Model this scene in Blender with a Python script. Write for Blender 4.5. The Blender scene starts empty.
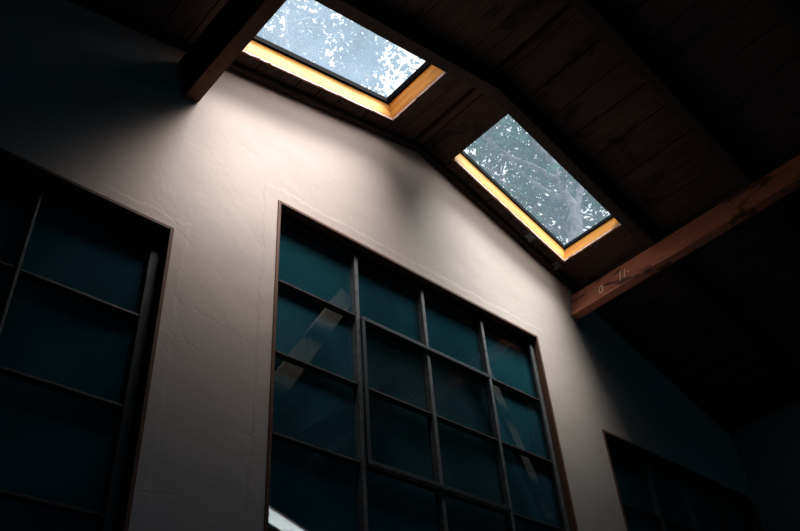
import bpy, math, random
from mathutils import Vector, Matrix, noise
random.seed(7)
SC = bpy.context.scene
COL = SC.collection
# the sky: a high bright break in the cloud, a softer glow under it, plain overcast, and a pale low band
BREAK_EL, BREAK_SD, BREAK_L = 69.0, 5.0, 90.0
GLOW_EL, GLOW_SD, GLOW_L = 46, 9, 6.5
BREAK_X, BREAK_W, SKY_BASE, LOW_L = .12, .405, 1.0, 6.0
S = 0.5                      # one layout unit (a window pane's width) is half a metre
EYE = 1.5                    # layout heights are measured from the eye

def W(x, y, z):
    return Vector((x * S, y * S, EYE + z * S))

# ------------------------------------------------------------------ mesh helpers
class MB:
    def __init__(self):
        self.v = []; self.f = []
    def add(self, verts, faces):
        n = len(self.v)
        self.v += [Vector(p) for p in verts]
        self.f += [tuple(i + n for i in f) for f in faces]
    def hexa(self, p):       # p: 4 bottom points ccw, 4 top points
        self.add(p, [(3, 2, 1, 0), (4, 5, 6, 7), (0, 1, 5, 4), (1, 2, 6, 5), (2, 3, 7, 6), (3, 0, 4, 7)])
    def box(self, x0, x1, y0, y1, z0, z1):      # layout units
        self.hexa([W(x0, y0, z0), W(x1, y0, z0), W(x1, y1, z0), W(x0, y1, z0),
                   W(x0, y0, z1), W(x1, y0, z1), W(x1, y1, z1), W(x0, y1, z1)])
    def tube(self, pts, rad, n=10, cap=True):   # metres
        rings = []
        for i, p in enumerate(pts):
            a = pts[max(i - 1, 0)]; b = pts[min(i + 1, len(pts) - 1)]
            t = (Vector(b) - Vector(a)).normalized()
            u = t.cross(Vector((0, 0, 1)) if abs(t.z) < .9 else Vector((1, 0, 0))).normalized()
            w = t.cross(u)
            r = rad[i] if isinstance(rad, (list, tuple)) else rad
            rings.append([Vector(p) + (u * math.cos(2 * math.pi * k / n) + w * math.sin(2 * math.pi * k / n)) * r for k in range(n)])
        base = len(self.v)
        for r in rings: self.v += r
        for i in range(len(rings) - 1):
            for k in range(n):
                a = base + i * n + k; b = base + i * n + (k + 1) % n
                self.f.append((a, b, b + n, a + n))
        if cap:
            self.f.append(tuple(base + k for k in reversed(range(n))))
            self.f.append(tuple(base + (len(rings) - 1) * n + k for k in range(n)))
    def build(self, name, mat, parent=None, bevel=0.0, smooth=False):
        me = bpy.data.meshes.new(name)
        off = Vector((0, 0, 0))
        q = parent
        while q is not None:
            off += Vector(q.location); q = q.parent
        me.from_pydata([tuple(p - off) for p in self.v], [], self.f)
        me.validate()
        me.update()
        if smooth:
            for p in me.polygons: p.use_smooth = True
        me.materials.append(mat)
        o = bpy.data.objects.new(name, me)
        COL.objects.link(o)
        if parent is not None: o.parent = parent
        if bevel:
            b = o.modifiers.new('edge', 'BEVEL'); b.width = bevel; b.segments = 2; b.limit_method = 'ANGLE'
        return o

def thing(name, label, cat, loc, group=None, kind=None):
    o = bpy.data.objects.new(name, None); COL.objects.link(o)
    o.location = loc; o.empty_display_size = .1
    o['label'] = label; o['category'] = cat
    if group: o['group'] = group
    if kind: o['kind'] = kind
    return o

def tag(o, label, cat, kind=None, group=None):
    o['label'] = label; o['category'] = cat
    if kind: o['kind'] = kind
    if group: o['group'] = group
    return o

# ------------------------------------------------------------------ material helpers
class MT:
    def __init__(self, name):
        self.m = bpy.data.materials.new(name); self.m.use_nodes = True
        self.t = self.m.node_tree; self.t.nodes.clear()
        self.out = self.n('ShaderNodeOutputMaterial')
    def n(self, kind, **kw):
        nd = self.t.nodes.new(kind)
        for k, v in kw.items(): setattr(nd, k, v)
        return nd
    def l(self, a, b): self.t.links.new(a, b)
    def set(self, nd, **kw):
        for k, v in kw.items(): nd.inputs[k.replace('_', ' ')].default_value = v
        return nd
    def coord(self, scale=(1, 1, 1), rot=(0, 0, 0)):
        c = self.n('ShaderNodeNewGeometry'); mp = self.n('ShaderNodeMapping')
        mp.inputs['Scale'].default_value = scale; mp.inputs['Rotation'].default_value = rot
        self.l(c.outputs['Position'], mp.inputs['Vector'])
        return mp.outputs['Vector']
    def noise(self, vec, scale, detail=4, rough=.55, dist=0):
        nd = self.n('ShaderNodeTexNoise')
        self.set(nd, Scale=scale, Detail=detail, Roughness=rough, Distortion=dist)
        self.l(vec, nd.inputs['Vector'])
        return nd.outputs['Fac']
    def ramp(self, fac, stops):
        r = self.n('ShaderNodeValToRGB')
        e = r.color_ramp.elements
        while len(e) < len(stops): e.new(.5)
        for i, (p, c) in enumerate(stops):
            e[i].position = p; e[i].color = (*c, 1) if len(c) == 3 else c
        self.l(fac, r.inputs['Fac'])
        return r.outputs['Color']
    def math(self, op, a, b=None, c=None, clamp=False):
        m = self.n('ShaderNodeMath', operation=op); m.use_clamp = clamp
        for i, x in enumerate((a, b, c)):
            if x is None: continue
            if isinstance(x, (int, float)): m.inputs[i].default_value = x
            else: self.l(x, m.inputs[i])
        return m.outputs[0]
    def mix(self, fac, a, b, mode='MIX'):
        m = self.n('ShaderNodeMix', data_type='RGBA', blend_type=mode)
        for s, x in ((m.inputs[0], fac), (m.inputs[6], a), (m.inputs[7], b)):
            if isinstance(x, (int, float)): s.default_value = x
            elif isinstance(x, tuple): s.default_value = (*x, 1) if len(x) == 3 else x
            else: self.l(x, s)
        return m.outputs[2]
    def bump(self, h, strength=.3, dist=.01):
        b = self.n('ShaderNodeBump'); self.set(b, Strength=strength, Distance=dist)
        self.l(h, b.inputs['Height'])
        return b.outputs['Normal']
    def principled(self, color, rough=.7, normal=None, spec=.3, metal=0):
        p = self.n('ShaderNodeBsdfPrincipled')
        if isinstance(color, tuple): p.inputs['Base Color'].default_value = (*color, 1)
        else: self.l(color, p.inputs['Base Color'])
        if isinstance(rough, (int, float)): p.inputs['Roughness'].default_value = rough
        else: self.l(rough, p.inputs['Roughness'])
        p.inputs['Specular IOR Level'].default_value = spec
        p.inputs['Metallic'].default_value = metal
        if normal is not None: self.l(normal, p.inputs['Normal'])
        self.l(p.outputs[0], self.out.inputs['Surface'])
        return self.m

def wood(name, stops, along='y', scale=6, rough=.75, plank=None, bump=.35, spec=.2, blotch=0.0):
    t = MT(name)
    sc = {'y': (9, .55, 9), 'x': (.55, 9, 9), 'z': (9, 9, .55)}[along]
    v = t.coord(sc)
    g = t.noise(v, scale, 6, .62, 1.2)
    col = t.ramp(g, stops)
    big = t.noise(t.coord((1.6, .5, 1.6) if along == 'y' else (1, 1, 1)), 1.4, 3)
    col = t.mix(t.math('MULTIPLY', big, .55), col, tuple(c * .45 for c in stops[0][1]))
    if blotch:
        b = t.noise(t.coord((3, 1.2, 3)), 2.6, 5, .6, .6)
        col = t.mix(t.ramp(b, [(.57, (0, 0, 0)), (.63, (blotch,) * 3)]), col, (.008, .007, .007))
    fine = t.noise(v, scale * 6, 3)
    h = t.math('ADD', g, t.math('MULTIPLY', fine, .4))
    return t.principled(col, rough, t.bump(h, bump, .004), spec)

# plaster: painted, with trowel waves, pits, patched bands round the openings and a few cracks
def plaster_mat():
    t = MT('plaster')
    v = t.coord()
    lo = t.noise(v, 1.1, 3, .5); mid = t.noise(v, 5.5, 4, .55); fine = t.noise(v, 70, 3, .6)
    col = t.ramp(t.noise(v, .9, 4, .6), [(.3, (.50, .393, .342)), (.7, (.565, .452, .395))])
    h = t.math('ADD', t.math('MULTIPLY', lo, 1.2), t.math('MULTIPLY', mid, .5))
    h = t.math('ADD', h, t.math('MULTIPLY', fine, .035))
    # pits
    vor = t.n('ShaderNodeTexVoronoi'); t.set(vor, Scale=3.1, Randomness=1.0); t.l(t.coord((1, 1, 1.15)), vor.inputs['Vector'])
    pit = t.math('SMOOTH_MIN', t.math('MULTIPLY', vor.outputs['Distance'], 22.0), 1.0, .4)
    h = t.math('ADD', h, t.math('MULTIPLY', pit, .16))
    # cracks and seams: distance to short wavering segments in the wall plane
    sep = t.n('ShaderNodeSeparateXYZ'); t.l(v, sep.inputs[0])
    wob = t.math('MULTIPLY', t.math('SUBTRACT', t.noise(v, 9, 4, .7), .5), .09)
    px = t.math('ADD', sep.outputs[0], wob); pz = t.math('ADD', sep.outputs[2], wob)
    segs = [(1.12, 3.42, 1.32, 3.36), (1.15, 3.94, 1.23, 3.86), (1.17, 3.62, 1.23, 3.55), (1.28, 3.57, 1.55, 3.50),
            (1.10, 3.33, 1.21, 3.30), (1.62, 4.35, 1.69, 4.33), (1.02, 4.28, 1.08, 4.12), (1.34, 4.72, 1.52, 4.64),
            (3.86, 4.36, 4.12, 4.22), (3.92, 4.02, 4.14, 3.93), (3.82, 3.45, 4.05, 3.38), (1.62, 3.06, 1.52, 3.08),
            (1.13, 2.72, 1.3, 2.75), (1.45, 4.60, 1.47, 4.58), (1.30, 4.46, 1.33, 4.45), (1.0, 4.07, 1.16, 3.96),
            (4.2, 3.62, 4.6, 3.5), (3.75, 4.30, 3.90, 4.22)]
    crack = None
    for (x0, z0, x1, z1) in segs:
        dx, dz = x1 - x0, z1 - z0; L2 = dx * dx + dz * dz
        ax = t.math('SUBTRACT', px, x0); az = t.math('SUBTRACT', pz, z0)
        k = t.math('DIVIDE', t.math('ADD', t.math('MULTIPLY', ax, dx), t.math('MULTIPLY', az, dz)), L2, clamp=True)
        ex = t.math('SUBTRACT', ax, t.math('MULTIPLY', k, dx)); ez = t.math('SUBTRACT', az, t.math('MULTIPLY', k, dz))
        d = t.math('SQRT', t.math('ADD', t.math('MULTIPLY', ex, ex), t.math('MULTIPLY', ez, ez)))
        c = t.math('SUBTRACT', 1.0, t.math('DIVIDE', d, .008), clamp=True)
        crack = c if crack is None else t.math('MAXIMUM', crack, c)
    h = t.math('SUBTRACT', h, t.math('MULTIPLY', crack, .05))
    # patched band about 9 cm wide round the tall middle opening, standing a hair proud
    def band(x0, x1, z1, w):
        bx = t.math('MAXIMUM', t.math('SUBTRACT', x0 - w, px), t.math('SUBTRACT', px, x1 + w))
        bz = t.math('SUBTRACT', pz, z1 + w)
        d = t.math('MAXIMUM', bx, bz)
        return t.math('SUBTRACT', .5, t.math('MULTIPLY', d, 60), clamp=True)
    h = t.math('ADD', h, t.math('MULTIPLY', band(1.667, 3.71, 4.428, .075), .13))
    h = t.math('ADD', h, t.math('MULTIPLY', band(-.9, 1.136, 3.93, .06), .10))
    return t.principled(col, .82, t.bump(h, .5, .016), .25)

M = {}
M['plaster'] = plaster_mat()
M['plank'] = wood('dark_stained_plank', [(.25, (.040, .026, .022)), (.5, (.085, .050, .040)), (.8, (.15, .088, .066))], 'y', 5, .8, blotch=.7)
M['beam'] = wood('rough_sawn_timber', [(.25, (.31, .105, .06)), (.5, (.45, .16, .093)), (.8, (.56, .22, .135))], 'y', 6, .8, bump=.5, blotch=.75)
M['beam_dark'] = wood('dark_timber', [(.25, (.060, .032, .022)), (.5, (.10, .05, .033)), (.8, (.14, .07, .05))], 'y', 6, .85, bump=.5)  # darker version of the beam wood, used on the left beam
M['rafter'] = wood('rafter_timber', [(.25, (.03, .022, .02)), (.5, (.05, .034, .028)), (.8, (.075, .048, .04))], 'x', 6, .8)
M['pine_x'] = wood('varnished_pine_long', [(.3, (.58, .21, .035)), (.5, (.82, .38, .08)), (.7, (.92, .50, .14))], 'x', 3.5, .6, bump=.12, spec=.12)
M['pine_y'] = wood('varnished_pine_cross', [(.3, (.46, .15, .022)), (.5, (.76, .32, .06)), (.7, (.88, .44, .10))], 'y', 3.5, .6, bump=.12, spec=.12)
M['casing'] = wood('brown_casing', [(.25, (.10, .045, .025)), (.5, (.17, .075, .042)), (.8, (.24, .11, .065))], 'z', 6, .7)
M['brace'] = wood('weathered_brace', [(.25, (.19, .11, .08)), (.5, (.26, .16, .12)), (.8, (.33, .21, .16))], 'z', 6, .9)

def plain(name, col, rough=.7, spec=.3, nscale=12, var=.35, metal=0, bump=.15):
    t = MT(name); v = t.coord()
    n = t.noise(v, nscale, 5, .6)
    c = t.ramp(n, [(.3, tuple(x * (1 - var) for x in col)), (.7, tuple(min(1, x * (1 + var)) for x in col))])
    return t.principled(c, rough, t.bump(t.noise(v, nscale * 4, 3), bump, .004), spec, metal)
M['steel_bar'] = plain('weathered_grey_bar', (.075, .072, .074), .6, .4, 25, .4)
M['dark_frame'] = plain('black_painted_frame', (.016, .018, .02), .6, .3)
M['sash'] = plain('grey_green_sash', (.018, .023, .025), .6, .3)
M['gasket'] = plain('black_gasket', (.003, .0035, .004), .9, .04)
M['primer'] = plain('flaking_pale_paint', (.70, .50, .42), .8, .2, 40, .3)
M['chalk'] = plain('cream_paint_mark', (.80, .70, .50), .8, .2, 60, .2)
M['back_board'] = plain('teal_gloom_board', (.008, .033, .04), .85, .15, 3, .22)
M['iron'] = plain('dark_iron', (.16, .17, .18), .4, .5, 30, .4, .7)
M['floor'] = plain('concrete_floor', (.018, .045, .05), .8, .2, 3, .25)
M['side_plaster'] = plain('shade_toned_plaster', (.085, .15, .165), .85, .15, 4, .15)  # plaster with the room's teal shade put into its colour
M['deck'] = plain('roof_deck', (.010, .009, .009), .9, .1)
M['roofing'] = plain('roof_felt', (.09, .09, .09), .9, .1)
M['bark'] = plain('grey_bark', (.13, .125, .135), .9, .1, 9, .5, bump=.6)
M['soil'] = plain('earth', (.10, .10, .06), .95, .1, 1.5, .4)

def leaf_mat(name, c0, c1):
    t = MT(name)
    col = t.ramp(t.noise(t.coord(), 2.2, 3), [(.35, c0), (.65, c1)])
    d = t.n('ShaderNodeBsdfDiffuse'); tr = t.n('ShaderNodeBsdfTranslucent')
    t.l(col, d.inputs['Color']); t.l(col, tr.inputs['Color'])
    mx = t.n('ShaderNodeMixShader'); mx.inputs[0].default_value = .35
    t.l(d.outputs[0], mx.inputs[1]); t.l(tr.outputs[0], mx.inputs[2]); t.l(mx.outputs[0], t.out.inputs['Surface'])
    return t.m
M['leaf_a'] = leaf_mat('leaf_green', (.012, .040, .030), (.06, .14, .095))
M['leaf_b'] = leaf_mat('leaf_blue_green', (.018, .032, .026), (.035, .055, .04))

def schlick(t, f0=.04):      # mirror share of a thin pane, the same from either face
    g = t.n('ShaderNodeNewGeometry'); d = t.n('ShaderNodeVectorMath', operation='DOT_PRODUCT')
    t.l(g.outputs['Normal'], d.inputs[0]); t.l(g.outputs['Incoming'], d.inputs[1])
    c = t.math('SUBTRACT', 1.0, t.math('ABSOLUTE', d.outputs['Value']), clamp=True)
    return t.math('MULTIPLY_ADD', t.math('POWER', c, 5.0), 1 - f0, f0)

def dusty_glass(name, haze, tint=(1, 1, 1), patch=.5):
    t = MT(name)
    tr = t.n('ShaderNodeBsdfTransparent'); tr.inputs['Color'].default_value = (*tint, 1)
    tl = t.n('ShaderNodeBsdfTranslucent'); tl.inputs['Color'].default_value = (.58, .78, 1.0, 1)
    gl = t.n('ShaderNodeBsdfGlossy'); gl.inputs['Roughness'].default_value = .03
    n = t.noise(t.coord((1, 1, 1)), 2.3, 4, .6)
    f = t.math('MULTIPLY_ADD', n, haze * patch * 2, haze * (1 - patch))
    a = t.n('ShaderNodeMixShader'); t.l(f, a.inputs[0]); t.l(tr.outputs[0], a.inputs[1]); t.l(tl.outputs[0], a.inputs[2])
    fr = schlick(t)
    b = t.n('ShaderNodeMixShader'); t.l(t.math('MULTIPLY', fr, .3), b.inputs[0]); t.l(a.outputs[0], b.inputs[1]); t.l(gl.outputs[0], b.inputs[2])
    t.l(b.outputs[0], t.out.inputs['Surface'])
    return t.m
M['glass_hazy'] = dusty_glass('hazy_skylight_glass', .058)
M['glass_sky'] = dusty_glass('dusty_skylight_glass', .021, (.86, .90, .90))
M['glass_back'] = dusty_glass('fill_tint_glass', .01, (.04, .60, .98))  # tint colours the fill light from the added back window

def window_glass(name, g0, g1):
    t = MT(name)
    tr = t.n('ShaderNodeBsdfTransparent'); tr.inputs['Color'].default_value = (.86, .93, .94, 1)
    gl = t.n('ShaderNodeBsdfGlossy'); gl.inputs['Roughness'].default_value = .012
    fr = schlick(t, .05)
    du = t.n('ShaderNodeBsdfDiffuse'); du.inputs['Color'].default_value = (.045, .22, .285, 1)   # grime film, with the teal shadow tone put into its colour
    dm = t.n('ShaderNodeMixShader')
    t.l(t.math('MULTIPLY_ADD', t.noise(t.coord(), 3.0, 4, .6), g0, g1), dm.inputs[0]); t.l(tr.outputs[0], dm.inputs[1]); t.l(du.outputs[0], dm.inputs[2])
    mx = t.n('ShaderNodeMixShader')
    t.l(t.math('MULTIPLY', fr, 1.3, clamp=True), mx.inputs[0]); t.l(dm.outputs[0], mx.inputs[1]); t.l(gl.outputs[0], mx.inputs[2])
    t.l(mx.outputs[0], t.out.inputs['Surface'])
    return t.m
M['glass'] = window_glass('grimy_window_glass', .16, .04)
M['glass_clean'] = window_glass('clear_window_glass', .05, .0)

# ------------------------------------------------------------------ roof geometry (layout units)
RX, RZ, SL, SR = 5.56, 8.18, .234, .322
XL, XR, YW, YB = -1.78, 12.36, 5.0, -9.0
def zroof(x): return RZ - SL * (RX - x) if x < RX else RZ - SR * (x - RX)
def nrm(side):
    s = SL if side == 'L' else -SR
    n = Vector((-s, 0, 1)); return n.normalized()
def RP(side, x, y, off):     # a point `off` above the plank plane, square to the slope
    n = nrm(side); s = SL if side == 'L' else -SR
    z = RZ + s * (x - RX)
    return W(x + n.x * off, y, z + n.z * off)
def slab(mb, side, x0, x1, y0, y1, o0, o1):
    mb.hexa([RP(side, x0, y0, o0), RP(side, x1, y0, o0), RP(side, x1, y1, o0), RP(side, x0, y1, o0),
             RP(side, x0, y0, o1), RP(side, x1, y0, o1), RP(side, x1, y1, o1), RP(side, x0, y1, o1)])

T = .05                      # liner board thickness
SKY = {'a': ('L', 2.42, 4.84, 3.72, 4.735), 'b': ('R', 5.98, 8.13, 3.72, 4.745), 'c': ('R', 9.15, 11.3, -4.27, -3.29)}
holes = {'L': [], 'R': []}; pholes = {'L': [], 'R': []}
for k, (sd, x0, x1, y0, y1) in SKY.items():
    holes[sd].append((x0 - T, x1 + T, y0 - T, y1 + T)); pholes[sd].append((x0, x1 + T, y0, y1 + T))

def y_runs(side, x0, x1, ya, yb, holes):
    runs = [(ya, yb)]
    for (hx0, hx1, hy0, hy1) in holes[side]:
        if x1 <= hx0 + 1e-6 or x0 >= hx1 - 1e-6: continue
        new = []
        for (a, b) in runs:
            if hy0 > a: new.append((a, min(b, hy0)))
            if hy1 < b: new.append((max(a, hy1), b))
        runs = new
    return runs

joints = {'L': [-2.1, -1.75, -1.4, -1.05, -.7, -.35, 0, .35, .7, 1.05, 1.4, 1.75, 2.06, 2.42, 2.62, 2.9, 3.19, 3.44, 3.73, 4.03, 4.47, 4.89, 5.11, 5.40, 5.56],
          'R': [5.56, 5.98, 6.36, 6.74, 7.13, 7.59, 8.18, 8.62, 9.15, 9.5, 9.9, 10.3, 10.7, 11.05, 11.35, 11.7, 12.05, 12.4, 12.8]}
ceil = MB(); deck = MB()
for sd in 'LR':
    js = joints[sd]
    for a, b in zip(js, js[1:]):
        for (ya, yb) in y_runs(sd, a, b, YB - .4, YW + .7, pholes):
            g = .016
            dz = random.uniform(-.006, .006)
            slab(ceil, sd, a + g / 2 + (.03 if a == 5.40 else 0), b - g / 2 - (.03 if b == 5.40 else 0), ya, yb, dz, .064)
    brk = sorted(set([js[0], js[-1]] + [h for q in holes[sd] for h in q[:2]]))
    for a, b in zip(brk, brk[1:]):
        for (ya, yb) in y_runs(sd, a, b, YB - .4, YW + .7, holes):
            slab(deck, sd, a, b, ya, yb, .065, .2)
# ridge fillet closes the wedge between the two decks
deck.hexa([W(RX - .1, YB - .4, RZ + .03), W(RX + .1, YB - .4, RZ + .03), W(RX + .1, YW + .7, RZ + .03), W(RX - .1, YW + .7, RZ + .03),
           W(RX - .1, YB - .4, RZ + .2), W(RX + .1, YB - .4, RZ + .2), W(RX + .1, YW + .7, RZ + .2), W(RX - .1, YW + .7, RZ + .2)])
o = ceil.build('ceiling', M['plank']); o['kind'] = 'structure'
tag(o, 'dark brown plank ceiling sloping both ways from the ridge', 'ceiling', 'structure')
o = deck.build('roof_deck', M['deck'], None); tag(o, 'black roof boarding above the plank ceiling', 'roof', 'structure')

# ------------------------------------------------------------------ gable wall with three openings
ZF = -EYE / S                # floor level in layout units
WIN = [(-1.70, 2.27, 1.72, 4.86), (3.335, 7.42, 1.72, 5.855), (8.43, 12.28, 1.72, 4.825)]
WT = .34                     # wall thickness
def gable(name, y0, y1, wins, mat='plaster'):
    mb = MB(); seen = {}
    xs = sorted(set([XL - .3, XR + .3, RX] + [w for q in wins for w in q[:2]]))
    def cell(x0, x1, zb0, zb1, zt0, zt1):
        mb.hexa([W(x0, y0, zb0), W(x1, y0, zb1), W(x1, y1, zb1), W(x0, y1, zb0), W(x0, y0, zt0), W(x1, y0, zt1), W(x1, y1, zt1), W(x0, y1, zt0)])
    for a, b in zip(xs, xs[1:]):
        m = (a + b) / 2
        w = [q for q in wins if q[0] < m < q[1]]
        ta, tb = zroof(a) + .03, zroof(b) + .03
        if w:
            cell(a, b, ZF, ZF, w[0][2], w[0][2]); cell(a, b, w[0][3], w[0][3], ta, tb)
        else:
            zs = sorted(set([w_[i] for w_ in wins for i in (2, 3) if a in w_[:2] or b in w_[:2]]))
            lo = ZF
            for z in zs: cell(a, b, lo, lo, z, z); lo = z
            cell(a, b, lo, lo, ta, tb)
    # merge and drop the internal faces
    key = {}; nv = []; mp = []
    for p in mb.v:
        k = (round(p.x, 4), round(p.y, 4), round(p.z, 4))
        if k not in key: key[k] = len(nv); nv.append(p)
        mp.append(key[k])
    fs = [tuple(mp[i] for i in f) for f in mb.f]
    cnt = {}
    for f in fs: cnt[frozenset(f)] = cnt.get(frozenset(f), 0) + 1
    mb.v = nv; mb.f = [f for f in fs if cnt[frozenset(f)] == 1]
    o = mb.build(name, M[mat]); o['kind'] = 'structure'
    return o
o = gable('wall_front', YW, YW + WT, WIN); tag(o, 'pale pink plaster gable wall with three dark windows', 'wall', 'structure')
BW = (3.2, 7.4, -.6, 2.6)
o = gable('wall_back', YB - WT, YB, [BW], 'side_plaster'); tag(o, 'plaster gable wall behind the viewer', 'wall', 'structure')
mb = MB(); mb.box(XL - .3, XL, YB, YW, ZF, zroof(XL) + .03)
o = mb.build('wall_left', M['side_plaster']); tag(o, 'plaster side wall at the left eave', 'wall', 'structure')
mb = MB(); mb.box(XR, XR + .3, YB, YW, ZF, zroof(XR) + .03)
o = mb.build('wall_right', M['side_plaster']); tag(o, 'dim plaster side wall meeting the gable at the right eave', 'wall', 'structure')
mb = MB(); mb.box(XL - .3, XR + .3, YB - WT, YW + WT, ZF - .3, ZF)
o = mb.build('floor', M['floor']); tag(o, 'dark concrete floor', 'floor', 'structure')

# trim board along the top of the gable wall
for i, (sd, x0, x1) in enumerate((('L', XL, RX), ('R', RX, XR))):
    mb = MB(); slab(mb, sd, x0, x1, YW - .07, YW - .002, -.095, -.008)
    o = mb.build('trim_%d' % (i + 1), M['rafter'], bevel=.003)
    tag(o, ('dark timber trim where gable wall meets the left roof slope', 'dark timber trim where gable wall meets the right roof slope')[i], 'trim', 'structure')

# ------------------------------------------------------------------ windows
def bar(mb, x0, x1, y0, y1, z0, z1): mb.box(x0, x1, y0, y1, z0, z1)
YG = 5.12                    # glazing plane
def window(idx, win, xs, zs, label, sash=None, stile_l=.1, stile_r=.1, head=.1, braces=(), bw=.024, side=True):
    x0, x1, z0, z1 = win
    root = thing('window_%d' % idx, label, 'window', W((x0 + x1) / 2, YW + .1, z0), kind='structure')
    # casing: thin boards lining the reveal, showing a narrow edge on the wall face
    c = MB(); e = .035
    bar(c, x0, x0 + e, YW - .012, YW + WT, z0, z1); bar(c, x1 - e, x1, YW - .012, YW + WT, z0, z1)
    bar(c, x0 + e, x1 - e, YW - .012, YW + WT, z1 - e, z1); bar(c, x0 + e, x1 - e, YW - .05, YW + WT, z0, z0 + e)
    c.build('casing', M['casing'], root, bevel=.002)
    # outer frame
    f = MB(); a, b = x0 + e, x1 - e; zt, zb = z1 - e, z0 + e
    bar(f, a, xs[0], YG - .04, YG + .08, zb, zt); bar(f, xs[-1], b, YG - .04, YG + .08, zb, zt)
    bar(f, xs[0], xs[-1], YG - .04, YG + .08, zs[0], zt); bar(f, xs[0], xs[-1], YG - .04, YG + .08, zb, zs[-1])
    f.build('frame', M['dark_frame'], root, bevel=.003)
    # upright bars: a grey flat facing the room
    for x in xs[1:-1]:
        m = MB(); bar(m, x - bw, x + bw, YG - .06, YG + .03, zs[-1], zs[0]); m.build('upright_bar', M['steel_bar'], root, bevel=.002)
    if side:
      m = MB(); bar(m, xs[-1] - .03, xs[-1] + .035, YG - .07, YG - .04, zs[-1], zs[0]); m.build('side_bar', M['steel_bar'], root, bevel=.002)
    # cross bars, cut between the uprights
    for z in zs[1:-1]:
        m = MB()
        for xa, xb in zip(xs, xs[1:]):
            if sash and sash[0] <= xa < sash[1] and sash[2] < z < sash[3]: pass
            bar(m, xa + bw, xb - bw, YG - .05, YG + .03, z - .014, z + .008)
        m.build('cross_bar', M['casing_dark'], root, bevel=.0015)
    g = MB()
    for xa, xb in zip(xs, xs[1:]):
        for zt, zb in zip(zs, zs[1:]):
            m_ = ((xa + xb) / 2, (zt + zb) / 2)
            if sash and sash[0] < m_[0] < sash[1] and sash[2] < m_[1] < sash[3]: continue
            bar(g, xa, xb, YG + .003, YG + .013, zb, zt)
    g.build('glass', M['glass'], root)
    if sash:
        g = MB(); bar(g, xs[1] + .002, xs[3] - .002, YG + .003, YG + .013, zs[3] + .002, zs[1] - .002); g.build('sash_glass', M['glass_clean'], root)
    if sash:                 # an opening light set proud of the fixed grid
        s = MB(); sx0, sx1, sz0, sz1 = sash; w = .045
        bar(s, sx0, sx1, YG - .085, YG - .062, sz1 - w, sz1); bar(s, sx0, sx1, YG - .085, YG - .062, sz0, sz0 + w)
        bar(s, sx0, sx0 + w, YG - .085, YG - .062, sz0 + w, sz1 - w)
        s.build('opening_sash', M['sash'], root, bevel=.003)
    # added boarding closes the opening; its teal stands in for the gloom beyond
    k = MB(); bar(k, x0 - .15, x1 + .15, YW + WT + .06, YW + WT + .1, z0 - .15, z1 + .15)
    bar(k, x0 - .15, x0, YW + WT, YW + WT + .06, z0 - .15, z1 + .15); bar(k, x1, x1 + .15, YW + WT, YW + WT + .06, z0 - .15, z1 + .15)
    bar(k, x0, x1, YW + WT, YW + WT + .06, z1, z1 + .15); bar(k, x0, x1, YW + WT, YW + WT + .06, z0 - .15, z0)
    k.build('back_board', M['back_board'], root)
    for (bx0, bz0, bx1, bz1, w, mat) in braces:  # brown ones are braces; dark ones imitate beam reflections in the glass
        d = Vector((bx1 - bx0, 0, bz1 - bz0)).normalized(); p = Vector((-d.z, 0, d.x)) * w / 2
        ya, yb = YG + .10, YG + .17
        P = [(bx0 + p.x, bz0 + p.z), (bx0 - p.x, bz0 - p.z), (bx1 - p.x, bz1 - p.z), (bx1 + p.x, bz1 + p.z)]
        m = MB(); m.hexa([W(q[0], ya, q[1]) for q in P] + [W(q[0], yb, q[1]) for q in P])
        m.build('brace', M[mat], root, bevel=.003)
    return root
M['casing_dark'] = wood('dark_brown_bar', [(.25, (.03, .02, .017)), (.5, (.055, .036, .03)), (.8, (.085, .056, .045))], 'x', 6, .6)
M['dark_reflection'] = plain('painted_reflection', (.006, .010, .013), .9, .1)  # for strips that stand in for dark reflections in the panes
ZR = [5.72, 4.905, 4.09, 3.275, 2.46, 1.82]
window(2, WIN[1], [3.41, 4.41, 5.40, 6.40, 7.325], ZR, 'large dark grid window with brown braces behind its panes, tallest of three',
       sash=(4.44, 6.37, 3.26, 4.90),
       braces=[(4.42, 5.28, 3.38, 3.50, .20, 'brace'), (6.50, 5.35, 7.28, 3.45, .15, 'brace'), (3.42, 3.0, 4.9, 4.2, .22, 'dark_reflection')])
ZS = [4.70, 3.905, 3.09, 2.265, 1.82]
window(1, WIN[0], [-1.6, -.75, .20, 1.165, 2.13], ZS, 'dark window at the left beyond the bare plaster pier, cut by the picture edge',
       braces=[(1.78, 5.2, 1.15, 3.6, .3, 'dark_reflection')], bw=.012, side=False)  # dark band imitates the left beam mirrored in the panes
window(3, WIN[2], [8.52, 9.47, 10.37, 11.3, 12.16], ZS, 'low dark window tucked into the corner by the right side wall', bw=.03)

# tinted window added out of view behind the viewer for the dim green fill
root = thing('window_4', 'tinted window added unseen in the back gable as fill light', 'window', W(5.3, YB - .1, BW[2]), kind='structure')
m = MB(); e = .1
m.box(BW[0], BW[0] + e, YB - WT, YB, BW[2], BW[3]); m.box(BW[1] - e, BW[1], YB - WT, YB, BW[2], BW[3])
m.box(BW[0] + e, BW[1] - e, YB - WT, YB, BW[3] - e, BW[3]); m.box(BW[0] + e, BW[1] - e, YB - WT, YB, BW[2], BW[2] + e)
for x in (4.2, 5.3, 6.4): m.box(x - .03, x + .03, YB - .25, YB - .15, BW[2] + e, BW[3] - e)
m.build('frame', M['dark_frame'], root)
m = MB(); m.box(BW[0] + e, BW[1] - e, YB - .21, YB - .2, BW[2] + e, BW[3] - e); m.build('glass', M['glass_back'], root)

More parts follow.
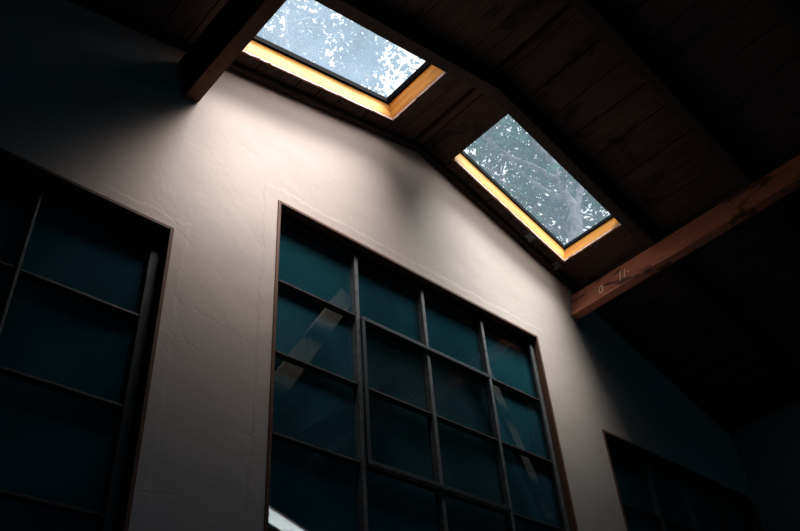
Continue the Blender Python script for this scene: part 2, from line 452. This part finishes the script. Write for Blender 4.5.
# ------------------------------------------------------------------ skylights
LIN = .30
def skylight(key, label, gl, gk):
    sd, x0, x1, y0, y1 = SKY[key]
    root = thing('skylight', label, 'skylight', RP(sd, (x0 + x1) / 2, (y0 + y1) / 2, 0), 'skylights in the plank ceiling')
    for (a, b, c, d, mt, lo) in ((x0 - T, x1 + T, y1, y1 + T, 'pine_x', .014), (x0 - T, x1 + T, y0 - T, y0, 'pine_x', .066),
                             (x0 - T, x0, y0, y1, 'pine_y', .066), (x1, x1 + T, y0, y1, 'pine_y', .014)):
        m = MB(); slab(m, sd, a, b, c, d, lo, LIN + .018); m.build('liner_board', M[mt], root)
    # flaking pale paint on the lip under the liner, ragged along its lower edge
    rnd = random.Random(ord(key))
    for ax, a0, a1, fx in (('x', x0 + .01, x1 + .012, y1), ('y', y0, y1, x1)):
        m = MB(); q = a0; h = .03; rows = []
        while q < a1:
            rows.append((q, h)); q += rnd.uniform(.01, .10)
            h = rnd.choice((.024, .026, .026, .028, .03, .012 if rnd.random() < .4 else .026)) + rnd.gauss(0, .0015)
        rows.append((a1, h))
        for (q, h) in rows:
            for (f, o) in ((fx, .004), (fx, -h), (fx + .012, -h), (fx + .012, .004)):
                m.v.append(RP(sd, q, f, o) if ax == 'x' else RP(sd, f, q, o))
        for i in range(len(rows) - 1):
            for k in range(4):
                m.f.append((i * 4 + k, i * 4 + (k + 1) % 4, i * 4 + 4 + (k + 1) % 4, i * 4 + 4 + k))
        m.f.append((3, 2, 1, 0)); e4 = (len(rows) - 1) * 4; m.f.append((e4, e4 + 1, e4 + 2, e4 + 3))
        m.build('paint_edge', M['primer'], root)
    m = MB(); w = gk
    o0, o1 = LIN - .055, LIN + .02
    slab(m, sd, x0, x1, y1 - w, y1, o0, o1); slab(m, sd, x0, x1, y0, y0 + w, o0, o1)
    slab(m, sd, x0, x0 + w, y0 + w, y1 - w, o0, o1); slab(m, sd, x1 - w, x1, y0 + w, y1 - w, o0, o1)
    m.build('gasket_frame', M['gasket'], root)
    m = MB(); slab(m, sd, x0 + w * .4, x1 - w * .4, y0 + w * .4, y1 - w * .4, LIN + .025, LIN + .04); m.build('glass_pane', M[gl], root)
    # outer flashing kerb around the well
    m = MB()
    for (a, b, c, d) in ((x0 - .2, x1 + .2, y1 + T + .004, y1 + .2), (x0 - .2, x1 + .2, y0 - .2, y0 - T - .004), (x0 - .2, x0 - T - .004, y0 - T, y1 + T), (x1 + T + .004, x1 + .2, y0 - T, y1 + T)):
        slab(m, sd, a, b, c, d, .205, LIN + .018)
    m.build('kerb', M['roofing'], root)
    # sampling portal for the daylight (gives off no light of its own)
    ld = bpy.data.lights.new('daylight_portal', 'AREA'); ld.shape = 'RECTANGLE'
    ld.size = (x1 - x0) * S; ld.size_y = (y1 - y0) * S; ld.cycles.is_portal = True
    lo = bpy.data.objects.new('daylight_portal', ld); COL.objects.link(lo)
    n = nrm(sd); u = Vector((n.z, 0, -n.x))
    mt = Matrix((u, n.cross(u), n)).transposed().to_4x4()
    mt.translation = RP(sd, (x0 + x1) / 2, (y0 + y1) / 2, LIN + .1); lo.matrix_world = mt
    return root
skylight('a', 'hazy skylight in the left roof slope beside the dark left beam', 'glass_hazy', .032)
skylight('b', 'clear skylight in the right roof slope showing a forked tree', 'glass_sky', .02)
skylight('c', 'skylight far back near the right eave, seen only mirrored in the tallest window', 'glass_sky', .03)

ld = bpy.data.lights.new('daylight_portal', 'AREA'); ld.shape = 'RECTANGLE'; ld.size = 4.2 * S; ld.size_y = 3.2 * S; ld.cycles.is_portal = True
lo = bpy.data.objects.new('daylight_portal', ld); COL.objects.link(lo)
lo.location = W(5.3, YB - WT - .05, 1.0); lo.rotation_euler = (math.radians(90), 0, 0)

# ------------------------------------------------------------------ timbers
def timber(name, label, corners, y0, y1, mat):   # corners: four (x,z) of the section, ccw
    root = thing(name, label, 'beam', W(corners[0][0], y1, corners[0][1]), 'long roof beams', 'thing')
    m = MB(); n = 24
    rnd = random.Random(len(label))
    for i in range(n + 1):
        y = y0 + (y1 - y0) * i / n
        for (x, z) in corners: m.v.append(W(x + rnd.uniform(-.004, .004), y, z + rnd.uniform(-.004, .004)))
    for i in range(n):
        for k in range(4):
            a = i * 4 + k; b = i * 4 + (k + 1) % 4
            m.f.append((a, a + 4, b + 4, b))
    m.f.append((0, 1, 2, 3)); m.f.append(tuple(n * 4 + k for k in (3, 2, 1, 0)))
    return root, m.build('timber', M[mat], root, bevel=.004)
def section(xb, zb, w, h, side, from_right):
    n = nrm(side); u = Vector((n.z, 0, -n.x))
    p = Vector((xb, 0, zb)); q = p - u * w if from_right else p + u * w
    a, b = (q, p) if from_right else (p, q)
    return [(v.x, v.z) for v in (a, b, b + n * h, a + n * h)]
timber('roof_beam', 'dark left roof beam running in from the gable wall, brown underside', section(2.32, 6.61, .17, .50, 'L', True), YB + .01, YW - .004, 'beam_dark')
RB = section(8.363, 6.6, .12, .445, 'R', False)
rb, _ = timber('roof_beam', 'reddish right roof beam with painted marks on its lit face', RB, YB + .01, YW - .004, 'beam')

# painted marks on the right beam: 0, 11 and a dot
n = nrm('R'); u = Vector((n.z, 0, -n.x))
def BF(y, t, lift=.004):     # point on the lit face: y along it, t up it
    p = Vector((RB[0][0], 0, RB[0][1])) + n * t - u * lift
    return W(p.x, y, p.z)
def stroke(mb, pts, w):
    for (ya, ta), (yb, tb) in zip(pts, pts[1:]):
        dy, dt = yb - ya, tb - ta; L = math.hypot(dy, dt) or 1; py, pt = -dt / L * w / 2, dy / L * w / 2
        q = [(ya + py, ta + pt), (ya - py, ta - pt), (yb - py, tb - pt), (yb + py, tb + pt)]
        mb.hexa([BF(a, b, .003) for a, b in q] + [BF(a, b, .007) for a, b in q])
m = MB()
c = (4.46, .175)
ring = [(c[0] + .03 * math.cos(k * math.pi / 7), c[1] + .075 * math.sin(k * math.pi / 7)) for k in range(15)]
stroke(m, ring, .013); m.build('painted_zero', M['chalk'], rb)
m = MB(); stroke(m, [(4.135, .12), (4.122, .32)], .014); stroke(m, [(4.062, .13), (4.05, .30)], .014); m.build('painted_eleven', M['chalk'], rb)
m = MB(); stroke(m, [(4.01, .215), (3.985, .215)], .022); m.build('painted_dot', M['chalk'], rb)

def rafter(label, y0, y1):
    root = thing('rafter', label, 'rafter', W(RX, y0, RZ), 'rafters under the plank ceiling', 'thing')
    for sd, xa, xb in (('L', XL + .02, RX - .02), ('R', RX + .02, XR - .02)):
        m = MB(); slab(m, sd, xa, xb, y0, y1, -.195, -.008); m.build('rafter_half', M['rafter'], root, bevel=.004)
    m = MB(); m.hexa([W(RX - .1, y0 + .006, RZ - .2), W(RX + .1, y0 + .006, RZ - .2), W(RX + .1, y1 - .006, RZ - .2), W(RX - .1, y1 - .006, RZ - .2),
                      W(RX - .1, y0 + .006, RZ - .045), W(RX + .1, y0 + .006, RZ - .045), W(RX + .1, y1 - .006, RZ - .045), W(RX - .1, y1 - .006, RZ - .045)])
    m.build('ridge_joint', M['rafter'], root)
rafter('black rafter along the near edge of both bright skylights', 3.53, 3.685)
rafter('second black rafter out from the gable wall, above bare planks', 2.05, 2.2)
for y in (.5, -1.1, -2.7, -4.8, -6.4, -7.9):
    rafter('black rafter behind the viewer at ceiling height', y, y + .15)

# small iron hooks screwed to the planks by the right skylight
def hook(x, y, label):
    root = thing('hook', label, 'hook', RP('R', x, y, -.01), 'iron hooks beside the right skylight')
    m = MB(); slab(m, 'R', x - .06, x + .06, y - .07, y + .05, -.03, -.008); m.build('plate', M['iron'], root, bevel=.002)
    pts = []
    for k in range(9):
        a = math.pi * (k / 8) * 1.15
        pts.append(RP('R', x + .0, y - .05 * math.cos(a), -.03 - .075 * math.sin(a)))
    m = MB(); m.tube(pts, .006, 8); m.build('prong', M['iron'], root, smooth=True)
    m = MB()
    c0 = RP('R', x + .03, y, -.03); c1 = RP('R', x + .03, y, -.045); m.tube([c0, c1], .008, 8); m.build('screw', M['iron'], root)
hook(7.53, 4.84, 'small iron hook on the planks below the clear skylight')
hook(8.12, 4.9, 'small iron hook by the eave corner of the clear skylight')

# ------------------------------------------------------------------ outdoors: ground and trees
m = MB(); m.hexa([Vector(p) for p in [(-30, -30, -.5), (40, -30, -.5), (40, 40, -.5), (-30, 40, -.5), (-30, -30, -.2), (40, -30, -.2), (40, 40, -.2), (-30, 40, -.2)]])
o = m.build('ground', M['soil']); tag(o, 'earth outside the building', 'ground', 'structure')

def tree(label, limbs, crowns, leaf, seed, nclus, per, size, loc, gap=-.12):
    rnd = random.Random(seed)
    root = thing('tree', label, 'tree', loc, 'trees above the roof')
    names = ['trunk'] + ['branch'] * (len(limbs) - 1)
    tips = []
    for nm, (pts, r0, r1) in zip(names, limbs):
        P = []; Rr = []
        for i in range(len(pts) - 1):
            for k in range(4):
                s = k / 4
                p = Vector(pts[i]).lerp(Vector(pts[i + 1]), s)
                if i or k: p += noise.noise_vector(p * .9 + Vector((seed, r0 * 40, 0))) * .05
                P.append(p)
        P.append(Vector(pts[-1]))
        for i in range(len(P)): Rr.append(r0 + (r1 - r0) * i / (len(P) - 1))
        m = MB(); m.tube(P, Rr, 10); m.build(nm, M['bark'], root, smooth=True)
        tips += P[len(P) // 2:]
    # thin twigs fan out to the leaf clusters
    tw = MB(); lf = MB()
    for _ in range(nclus):
        c, rad = rnd.choice(crowns)
        while True:
            q = Vector((rnd.uniform(-1, 1), rnd.uniform(-1, 1), rnd.uniform(-1, 1)))
            if q.length < 1: break
        cc = Vector(c) + Vector((q.x * rad[0], q.y * rad[1], q.z * rad[2]))
        if rnd.random() < .35:
            tp = min(rnd.sample(tips, min(12, len(tips))), key=lambda t: (t - cc).length)
            mid = tp.lerp(cc, .5) + Vector((rnd.gauss(0, .12), rnd.gauss(0, .12), rnd.gauss(.1, .1)))
            tw.tube([tp, mid, cc], [.022, .014, .006], 5, False)
        k = int(per * rnd.uniform(.5, 1.4))
        for _ in range(k):
            p = cc + Vector((rnd.gauss(0, .19), rnd.gauss(0, .19), rnd.gauss(0, .15)))
            if noise.noise(p * 1.3 + Vector((seed, 0, 0))) < gap: continue
            a = Vector((rnd.gauss(0, 1), rnd.gauss(0, 1), rnd.gauss(0, .7))).normalized()
            b = a.cross(Vector((rnd.gauss(0, 1), rnd.gauss(0, 1), rnd.gauss(0, 1)))).normalized()
            s = size * rnd.uniform(.6, 1.3); nn = a.cross(b) * s * .12
            n0 = len(lf.v)
            lf.v += [p - a * s * .5, p + b * s * .34 + nn, p + a * s * .5, p - b * s * .34 + nn]
            lf.f += [(n0, n0 + 1, n0 + 2), (n0, n0 + 2, n0 + 3)]
    tw.build('twigs', M['bark'], root, smooth=True)['kind'] = 'stuff'
    lf.build('foliage', M[leaf], root)['kind'] = 'stuff'
    return root

tree('grey forked tree with dark leaves outside, filling the clear right skylight',
     [([(8.9, 4.9, -.2), (8.5, 4.75, 4), (8.25, 4.6, 7.5), (8.14, 4.5, 9.07), (8.14, 4.38, 9.58), (8.14, 4.46, 9.97), (8.12, 4.48, 10.6), (8.1, 4.7, 11.2), (7.9, 4.9, 13)], .13, .04),
      ([(8.14, 4.42, 9.4), (8.3, 4.35, 9.9), (8.5, 4.2, 10.6), (8.7, 4.1, 11.6), (8.8, 4.0, 12.8)], .07, .025),
      ([(8.13, 4.47, 10.2), (7.8, 4.7, 10.5), (7.45, 4.85, 10.6), (7.1, 5.0, 11.0), (6.8, 5.2, 11.8)], .05, .018),
      ([(8.14, 4.44, 9.75), (7.9, 4.7, 10.1), (7.75, 4.95, 10.6), (7.7, 5.2, 11.6)], .045, .015),
      ([(8.12, 4.5, 10.7), (7.8, 4.4, 11.2), (7.4, 4.4, 11.9), (7.2, 4.3, 13)], .04, .015),
      ([(8.14, 4.5, 9.0), (8.6, 4.8, 9.5), (9.2, 5.2, 10.2), (9.8, 5.5, 11.4)], .06, .02)],
     [((9.4, 5.3, 12.2), (2.4, 1.7, 2.3)), ((10.2, 5.5, 12.0), (2.2, 1.9, 2.4)), ((8.4, 5.3, 12.8), (1.7, 1.6, 1.8)), ((8.3, 4.6, 11.2), (1.5, 1.2, 1.5))],
     'leaf_a', 3, 620, 18, .13, (8.9, 4.9, -.2))
tree('pale leafy tree outside, veiled by the hazy left skylight glass',
     [([(6.6, 11.4, -.2), (6.6, 10.9, 6), (6.5, 10.1, 11), (6.4, 9.5, 15), (6.2, 9.0, 19)], .26, .05),
      ([(6.5, 10.1, 11), (6.2, 9.2, 13), (5.7, 8.3, 15), (5.1, 7.9, 17)], .1, .02),
      ([(6.45, 9.9, 13), (7.0, 9.0, 14), (7.4, 8.3, 16)], .08, .02),
      ([(6.4, 9.7, 14), (5.6, 9.4, 16), (4.7, 9.3, 17.8)], .07, .02)],
     [((6.7, 8.6, 16.0), (1.9, 1.7, 2.5)), ((7.0, 8.9, 17.0), (1.5, 1.6, 2.0)), ((5.9, 9.2, 15.6), (1.0, 1.2, 1.2)), ((7.4, 9.0, 16.4), (2.1, 2.0, 2.6))],
     'leaf_b', 5, 520, 19, .17, (6.6, 11.4, -.2))

# ------------------------------------------------------------------ sky
# overcast sky with a long bright break in the cloud, high up on the viewer's side of the roof
w = bpy.data.worlds.new('overcast'); SC.world = w; w.use_nodes = True
nt = w.node_tree; nt.nodes.clear()
out = nt.nodes.new('ShaderNodeOutputWorld'); bg = nt.nodes.new('ShaderNodeBackground')
tc = nt.nodes.new('ShaderNodeTexCoord'); sp = nt.nodes.new('ShaderNodeSeparateXYZ')
nt.links.new(tc.outputs['Generated'], sp.inputs[0])
def wm(op, *args):
    m = nt.nodes.new('ShaderNodeMath'); m.operation = op
    for i, x in enumerate(args):
        if isinstance(x, (int, float)): m.inputs[i].default_value = x
        else: nt.links.new(x, m.inputs[i])
    return m.outputs[0]
phi = wm('ARCTAN2', sp.outputs[2], wm('MULTIPLY', sp.outputs[1], -1.0))
def gauss(v, c, sd):
    q = wm('DIVIDE', wm('SUBTRACT', v, c), sd)
    return wm('EXPONENT', wm('MULTIPLY', wm('MULTIPLY', q, q), -.5))
def flat(v, c, wd):
    q = wm('DIVIDE', wm('SUBTRACT', v, c), wd); q = wm('MULTIPLY', q, q)
    return wm('EXPONENT', wm('MULTIPLY', wm('MULTIPLY', q, q), -1.0))
lobes = wm('ADD', wm('MULTIPLY', gauss(phi, math.radians(BREAK_EL), math.radians(BREAK_SD)), BREAK_L),
           wm('MULTIPLY', gauss(phi, math.radians(GLOW_EL), math.radians(GLOW_SD)), GLOW_L))
break_ = wm('MULTIPLY', lobes, flat(sp.outputs[0], BREAK_X, BREAK_W))
low = gauss(phi, math.radians(26), math.radians(4.5))
st = wm('ADD', wm('ADD', SKY_BASE, break_), wm('MULTIPLY', low, LOW_L))
bg.inputs['Color'].default_value = (1.0, .985, .975, 1)
nt.links.new(st, bg.inputs['Strength'])
nt.links.new(bg.outputs[0], out.inputs['Surface'])

# ------------------------------------------------------------------ camera
cam = bpy.data.cameras.new('camera'); co = bpy.data.objects.new('camera', cam); COL.objects.link(co)
R3 = ((0.7411212069449945, 0.38983245967499025, 0.5465985821424546), (-0.6682645548028303, 0.5065737744901764, 0.5447985827743597), (-0.06451233533650458, -0.7690342413589417, 0.6359437822692406))
R3 = Matrix(R3)
right = R3 @ Vector((1, 0, 0)); up = R3 @ Vector((0, -1, 0)); back = R3 @ Vector((0, 0, -1))
mt = Matrix((right, up, back)).transposed().to_4x4(); mt.translation = (0, 0, EYE)
co.matrix_world = mt
cam.sensor_width = 36; cam.lens = 808.33 / 800 * 36; cam.clip_start = .02; cam.clip_end = 300
SC.camera = co

SC.view_settings.view_transform = 'Standard'; SC.view_settings.look = 'None'
SC.view_settings.exposure = .30; SC.view_settings.gamma = 1; SC.view_settings.use_curve_mapping = False
SC.cycles.max_bounces = 8; SC.cycles.diffuse_bounces = 4; SC.cycles.transparent_max_bounces = 12
SC.cycles.use_denoising = True
